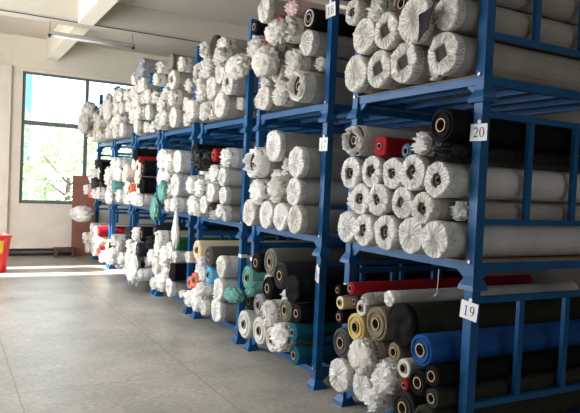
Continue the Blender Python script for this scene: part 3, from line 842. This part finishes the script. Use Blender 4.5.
def heap(ri, lv, palette, seed, nrow, rmin=.09, rmax=.12, ncol=5, special=()):
    rd = random.Random(seed); its = []
    for k in range(nrow):
        nc = ncol if k < nrow - 1 else max(2, ncol - 1 - rd.randint(0, 1))
        for j in range(nc):
            r = rd.uniform(rmin, rmax)
            st, col = rd.choice(palette)
            if (k, j) in special: st, col, r = special[(k, j)]
            its.append((.16 + (j + .5 * (k % 2)) * (W - .3) / ncol + rd.uniform(-.02, .02), DK + .1 + k * .2, r, st, col, rd.choice((0, 0, .03, .06))))
    its = settle(its, iters=160)
    return [i for i in its if i[1] + i[2] < (1.06 if lv < 3 else 1.4)]
for (ri, lv), items in TABLE: load(ri, lv, [tuple(i) for i in items])
WH = [('P', 'w')] * 4 + [('K', 'w')] * 6 + [('O', 'w')] * 2 + [('Z', 'w')]
load(4, 3, heap(4, 3, WH, 1, 5, special={(4, 1): ('K', 'greywrap', .15), (4, 2): ('K', 'greywrap', .14), (4, 0): ('C', 'blue', .08)}), True)
load(5, 3, heap(5, 3, WH, 2, 4, .10, .125, 4, special={(3, 2): ('K', 'blue', .07)}), True)
load(6, 3, heap(6, 3, WH, 3, 4, .10, .125, 4, special={(1, 0): ('C', 'ochre', .06), (3, 1): ('B', 'blue', .07)}), True)
load(4, 2, heap(4, 2, [('K', 'w'), ('P', 'w'), ('K', 'w')], 4, 4, special={(1, 1): ('R', 'beige', .14), (2, 1): ('R', 'beige', .14), (2, 3): ('K', 'beige', .13), (2, 0): ('C', 'black', .12), (1, 0): ('B', 'black', .13), (3, 0): ('C', 'red', .05), (3, 1): ('B', 'black', .1), (1, 2): ('C', 'orange', .08)}), True)
load(5, 2, heap(5, 2, WH + [('K', 'palegreen'), ('C', 'teal')], 5, 4, .10, .125, 4, special={(1, 0): ('K', 'teal', .1)}), True)
load(6, 2, heap(6, 2, [('K', 'w'), ('O', 'w'), ('P', 'w'), ('B', 'black'), ('C', 'olive'), ('K', 'charcoal')], 6, 4, .10, .125, 4, special={(0, 2): ('C', 'orange', .11), (0, 3): ('B', 'coral', .1), (3, 3): ('B', 'olive', .11)}), True)
load(4, 1, heap(4, 1, WH + [('C', 'black'), ('C', 'charcoal'), ('K', 'charcoal'), ('B', 'black'), ('C', 'tealdark')], 7, 4), True)
load(5, 1, heap(5, 1, WH + [('K', 'palegreen'), ('C', 'teal'), ('C', 'charcoal')], 8, 3, .10, .125, 4), True)
load(6, 1, heap(6, 1, WH + [('K', 'cream'), ('C', 'cream'), ('C', 'red'), ('K', 'cream')], 9, 3, .10, .125, 4, special={(0, 0): ('B', 'red', .1), (2, 0): ('C', 'red', .1), (1, 2): ('K', 'cream', .12), (2, 3): ('K', 'cream', .13)}), True)

# loose film hanging from individual rolls
def loose(ri, lv, loc, size, m, seed, label=None, taper=0., near=None):
    """parent the film to the roll nearest to it"""
    best = min((v for k, v in it_obj.items() if k[:2] == (ri, lv)), key=lambda v: (v[0].location - Vector(loc)).length if not near else (v[0].location - Vector(near)).length)
    o = link_me('loose_wrap', lump_mesh(*size, m, seed, taper=taper), best[0], Vector(loc) - best[0].location)
    if label: tag(o, label)
loose(3, 2, (-.22, 4.72, 1.10), (.05, .13, .22), M['w_end'], 11, 'white film hanging down below the shelf', .75)
loose(2, 3, (-.24, 2.98, 2.81), (.09, .20, .11), M['w_end2'], 12, 'loose film flopping over the next post')
loose(6, 1, (-.28, 10.3, .93), (.22, .28, .15), M['w_end'], 13, 'big white film bundle sticking out')
loose(3, 2, (-.22, 5.6, 1.30), (.07, .17, .16), fab('teal', True), 14, 'green teal film hanging in a point', .5)
loose(3, 2, (-.20, 5.35, 1.52), (.05, .12, .14), fab('teal', True), 15, 'green teal film hanging in a point')
loose(1, 1, (-.26, Y0[1] + 1.12, .60), (.08, .15, .07), fab('teal', True), 16, 'green teal film drooping sideways')
loose(0, 1, (-.20, .78, .52), (.05, .13, .11), M['w_end2'], 18, 'netted white film')
loose(1, 3, (-.25, 2.35, 2.76), (.10, .17, .13), M['w_end2'], 20, 'crumpled white film')
loose(1, 3, (-.24, 2.15, 2.98), (.10, .15, .10), M['w_end2'], 21, 'crumpled white film')
loose(4, 1, (-.2, 6.6, .35), (.12, .26, .24), M['w_end'], 22, 'white film tied in a cone', .7)
loose(4, 1, (-.2, 6.9, .5), (.08, .12, .2), M['w_end'], 23, None, .6)
loose(5, 2, (-.24, 8.2, 1.35), (.06, .22, .12), M['w_end'], 24)
loose(6, 3, (-.26, 10.1, 3.0), (.14, .3, .14), M['w_end2'], 25)
loose(6, 3, (-.3, 10.3, 2.75), (.12, .25, .2), M['w_end2'], 26)
loose(5, 3, (-.22, 8.6, 2.9), (.09, .18, .25), M['w_end2'], 27)

# square dark cloth flap on the front of a top-shelf roll
fl = min((v for k, v in it_obj.items() if k[:2] == (0, 3)), key=lambda v: abs(v[1][0] - .2) + abs(v[1][1] - .3))[0]
m = MB(); rows = [[(-.04 + .02 * math.sin(u * 3 + v * 2), .065 - .135 * u + .02 * v, .09 - .16 * v + .05 * u) for u in [i / 6 for i in range(7)]] for v in [i / 6 for i in range(7)]]
rows2 = [[(x + .006, y, z) for x, y, z in r] for r in rows]
m.grid(rows, False); m.grid([list(reversed(r)) for r in rows2], False)
o = m.build('cloth_flap', fab('charcoal'), fl, True); o.location = (-.06, .06, .15); tag(o, 'dark square cloth flap')
SKY, SUN, EXPO, WE, WF = 4.0, 30.0, 0.15, (8, 130, 250), 28

# cardboard sheets lying on two decks of the nearest stack
for l, t in ((1, 'middle'), (2, 'top')):
    m = MB(); m.box(.0, DEP - .04, .034, W - .034, l * LH + DK + .0005, l * LH + DK + .0045)
    tag(m.build('cardboard_sheet', M['board']), 'thin brown board under the rolls on the %s level, nearest rack' % t, 'cardboard sheet')
# hanging string under the middle deck
m = MB(); m.cyl((-.02, .27, 1.19), (-.025, .27, 1.04), .0025, 6); m.cyl((-.025, .27, 1.04), (-.03, .29, 1.015), .0025, 6)
tag(m.build('string', M['white_tape'], smooth=True), 'short white string hanging from the middle deck beside card 19', 'string')
# plywood board leaning beside the racks
m = MB(); m.prism([(-.355, YB - .19, .002), (.12, YB - .19, .002), (.12, YB - .07, 1.70), (-.355, YB - .07, 1.70)], (0, -.018, 0))
tag(m.build('plywood_board', mat('reddish_plywood', (.33, .13, .09), .7, mottle=(3, .2), bump=('noise', 20, .2, .01))), 'tall reddish plywood board leaning on the back wall beside the racks', 'board')
# small wooden stool
e = empty('wooden_stool', (-.52, YB - .32, 0)); tag(e, 'small low brown wooden stool in front of the back wall', 'stool')
wd = mat('brown_stained_wood', (.14, .075, .045), .7, mottle=(8, .3))
m = MB(); m.box(-.2, .2, -.12, .12, .17, .20); m.build('seat', wd, e, bevel=.004)
m = MB(); m.box(-.16, .16, -.1, -.08, .12, .17); m.box(-.16, .16, .08, .1, .12, .17); m.build('apron', wd, e)
for x in (-.16, .16):
    for y in (-.09, .09):
        m = MB(); m.frust((x * 1.05, y, 0), (.018, .018), (x, y, .17), (.022, .02)); m.build('leg', wd, e)
# red plastic bin with a yellow label
e = empty('plastic_bin', (-2.0, 8.98, 0)); tag(e, 'red plastic bin with a yellow label standing on the floor', 'bin')
redp = mat('red_plastic', (.75, .02, .015), .35)
m = MB(); n = 32
def rg(r, z): return [(math.cos(2 * PI * j / n) * r, math.sin(2 * PI * j / n) * r, z) for j in range(n)]
m.grid([rg(.01, .0), rg(.235, .0), rg(.24, .01), rg(.30, .60), rg(.30, .61), rg(.29, .61), rg(.23, .02), rg(.01, .02)], True)
m.build('bin_body', redp, e, True)
m = MB(); m.grid([rg(.302, .60), rg(.325, .60), rg(.327, .62), rg(.317, .632), rg(.294, .632), rg(.294, .61)], True); m.build('rim', redp, e, True)
m = MB(); rows = []
for z in (.33, .55): rows.append([((.242 + (z - .01) * .102) * math.cos(a) * 1.006, (.242 + (z - .01) * .102) * math.sin(a) * 1.006, z) for a in [math.radians(-150 + 95 * j / 20) for j in range(21)]])
m.grid(rows, False); m.build('yellow_label', mat('yellow_label', (.85, .5, .03), .5), e, True)
# hanging tube light under the cross beam
e = empty('tube_light', (-.72, 7.68, 3.86)); tag(e, 'long white fluorescent tube light hanging below the cross beam', 'ceiling light')
wht = mat('white_enamel', (.5, .46, .42), .5)
m = MB(); m.prism([(-.66, -.07, -.01), (-.66, -.025, .035), (-.66, .025, .035), (-.66, .07, -.01)], (1.32, 0, 0)); m.build('reflector', wht, e)
m = MB(); m.cyl((-.62, 0, -.03), (.62, 0, -.03), .018, 12); m.build('tube', mat('unlit_tube_glass', (.75, .75, .75), .3), e, True)
for x in (-.66, .64):
    m = MB(); m.box(x, x + .035, -.035, .035, -.06, .02); m.build('end_cap', frm, e)
for x in (-.64, .64):
    m = MB(); m.cyl((x, 0, .035), (x, 0, .185), .004, 6); m.build('hanger_rod', frm, e)
# thin cable along the beam edge
m = MB(); m.cyl((-3.6, 7.535, 4.06), (2.6, 7.535, 4.06), .007, 6)
tag(m.build('cable', frm), 'thin dark cable running along the ceiling cross beam', 'cable')

# ---------------------------------------------------------------- outside
m = MB(); m.box(-40, 40, YB + .25, 60, -.3, -.25); struct('ground_outside', m, mat('pale_yard_ground', (.6, .58, .52), .9, mottle=(.5, .2)))
m = MB(); m.box(-40, XL - .21, -20, YB + .25, -.3, -.25); struct('ground_yard', m, mat('pale_yard_concrete', (.4, .39, .36), .9))
leafm = mat('pale_green_leaves', (.42, .55, .27), .55, mottle=(3, .35)); barkm = mat('tree_bark', (.15, .1, .07), .9, bump=('noise', 12, .6, .03))
def tree(x, y, h, rad, seed, label):
    rd = random.Random(seed); e = empty('tree', (x, y, -.25)); tag(e, label, 'tree', 'trees outside the window')
    m = MB(); m.cyl((0, 0, 0), (.1, .05, h * .55), .12, 10, r1=.07)
    for k in range(7):
        a = rd.uniform(0, 6.28); z0 = h * rd.uniform(.3, .55); m.cyl((.08, .04, z0), (math.cos(a) * rad * .7, math.sin(a) * rad * .7, z0 + h * .25), .04, 6, r1=.015)
    m.build('trunk', barkm, e, True)
    m = MB()
    cl = [(rd.gauss(0, rad * .5), rd.gauss(0, rad * .5), h * rd.uniform(.12, 1.0), rd.uniform(.35, .7)) for k in range(34)]
    for k in range(7000):
        cx, cy, cz, cr = rd.choice(cl); v = Vector((rd.gauss(0, 1), rd.gauss(0, 1), rd.gauss(0, 1))).normalized() * cr * rd.uniform(.5, 1.05)
        p = Vector((cx, cy, cz)) + v; d = Vector((rd.gauss(0, 1), rd.gauss(0, 1), rd.gauss(0, .6))).normalized(); q = d.orthogonal().normalized()
        s = rd.uniform(.05, .1); b = len(m.v)
        m.v += [tuple(p - d * s), tuple(p + q * s * .4), tuple(p + d * s), tuple(p - q * s * .4)]; m.f.append((b, b + 1, b + 2, b + 3)); m.mi.append(0)
    m.build('foliage', leafm, e)
tree(.7, 18.5, 3.5, 1.7, 5, 'leafy green tree right behind the middle of the window')
tree(3.4, 23.5, 4.0, 1.8, 6, 'leafy green tree behind the right side of the window')
tree(.2, 28.5, 4.6, 2.0, 8, 'green tree farthest away outside the window')
# pale blue building far off
e = empty('pale_building', (-1.0, 34, -.25)); tag(e, 'pale blue building far outside the window behind the trees', 'building')
m = MB(); m.box(-5, 2.3, 0, 6, 0, 9.5); m.build('wall', mat('pale_blue_render', (.14, .33, .42), .8), e)
m = MB(); m.box(-5.2, 2.2, -.2, 6.2, 9.5, 9.8); m.build('roof', mat('pale_roof', (.6, .62, .62), .8), e)
for k in range(3):
    for j in range(2):
        m = MB(); m.box(-4 + k * 2.1, -3 + k * 2.1, -.03, .02, 1.5 + j * 4, 3 + j * 4); m.build('window', opaque_mat, e)

# ---------------------------------------------------------------- light
wd_ = bpy.data.worlds.new('sky'); SC.world = wd_; wd_.use_nodes = True
bg = wd_.node_tree.nodes['Background']; bg.inputs[0].default_value = (.78, .9, 1, 1); bg.inputs[1].default_value = SKY
sun = bpy.data.lights.new('sun', 'SUN'); sun.energy = SUN; sun.angle = .009; sun.color = (1, .95, .86)
so = bpy.data.objects.new('sun', sun); COL.objects.link(so)
so.rotation_euler = Vector((1, -.01, -.40)).to_track_quat('-Z', 'Y').to_euler(); so.location = (-12, 10, 8)
for i, (a, b_) in enumerate(WIN):
    al = bpy.data.lights.new('window_fill_lamp', 'AREA'); al.shape = 'RECTANGLE'; al.size = 2.4; al.size_y = b_ - a - .1; al.energy = WE[i]; al.color = (.94, .97, 1)  # lamp inside each opaque pane, standing in for daylight
    o = bpy.data.objects.new('window_fill_lamp', al); COL.objects.link(o); o.location = (XL + .02, (a + b_) / 2, 2.22)
    o.rotation_euler = Matrix(((0, 0, -1), (0, 1, 0), (1, 0, 0))).to_euler()
al = bpy.data.lights.new('window_fill_lamp', 'AREA'); al.shape = 'RECTANGLE'; al.size = FX1 - FX0 - .1; al.size_y = 2.3; al.energy = WF; al.color = (.97, .97, 1)  # fill lamp added behind the camera to brighten the near sides of the rolls
o = bpy.data.objects.new('window_fill_lamp', al); COL.objects.link(o); o.location = ((FX0 + FX1) / 2, YN + .02, 2.2); o.rotation_euler = (math.radians(90), 0, 0)
# ---------------------------------------------------------------- camera
cd = bpy.data.cameras.new('camera'); cam = bpy.data.objects.new('camera', cd); COL.objects.link(cam)
cd.sensor_width = 36; cd.lens = 38.708; cd.clip_start = .05; cd.clip_end = 200
fw = Vector((0.48470055, 0.87414368, -0.03063017)); rt = Vector((0.87432835, -0.4832153, 0.04530915)); up = Vector((-0.02480574, 0.04874219, 0.99850332))
mw = Matrix((rt, up, -fw)).transposed().to_4x4(); mw.translation = Vector((-2.71388, -2.64844, 1.65517)); cam.matrix_world = mw
SC.camera = cam
SC.view_settings.view_transform = 'Standard'; SC.view_settings.look = 'None'; SC.view_settings.gamma = 1; SC.view_settings.use_curve_mapping = False
SC.view_settings.exposure = EXPO
SC.cycles.use_denoising = True; SC.cycles.max_bounces = 8; SC.cycles.diffuse_bounces = 4; SC.cycles.sample_clamp_indirect = 6
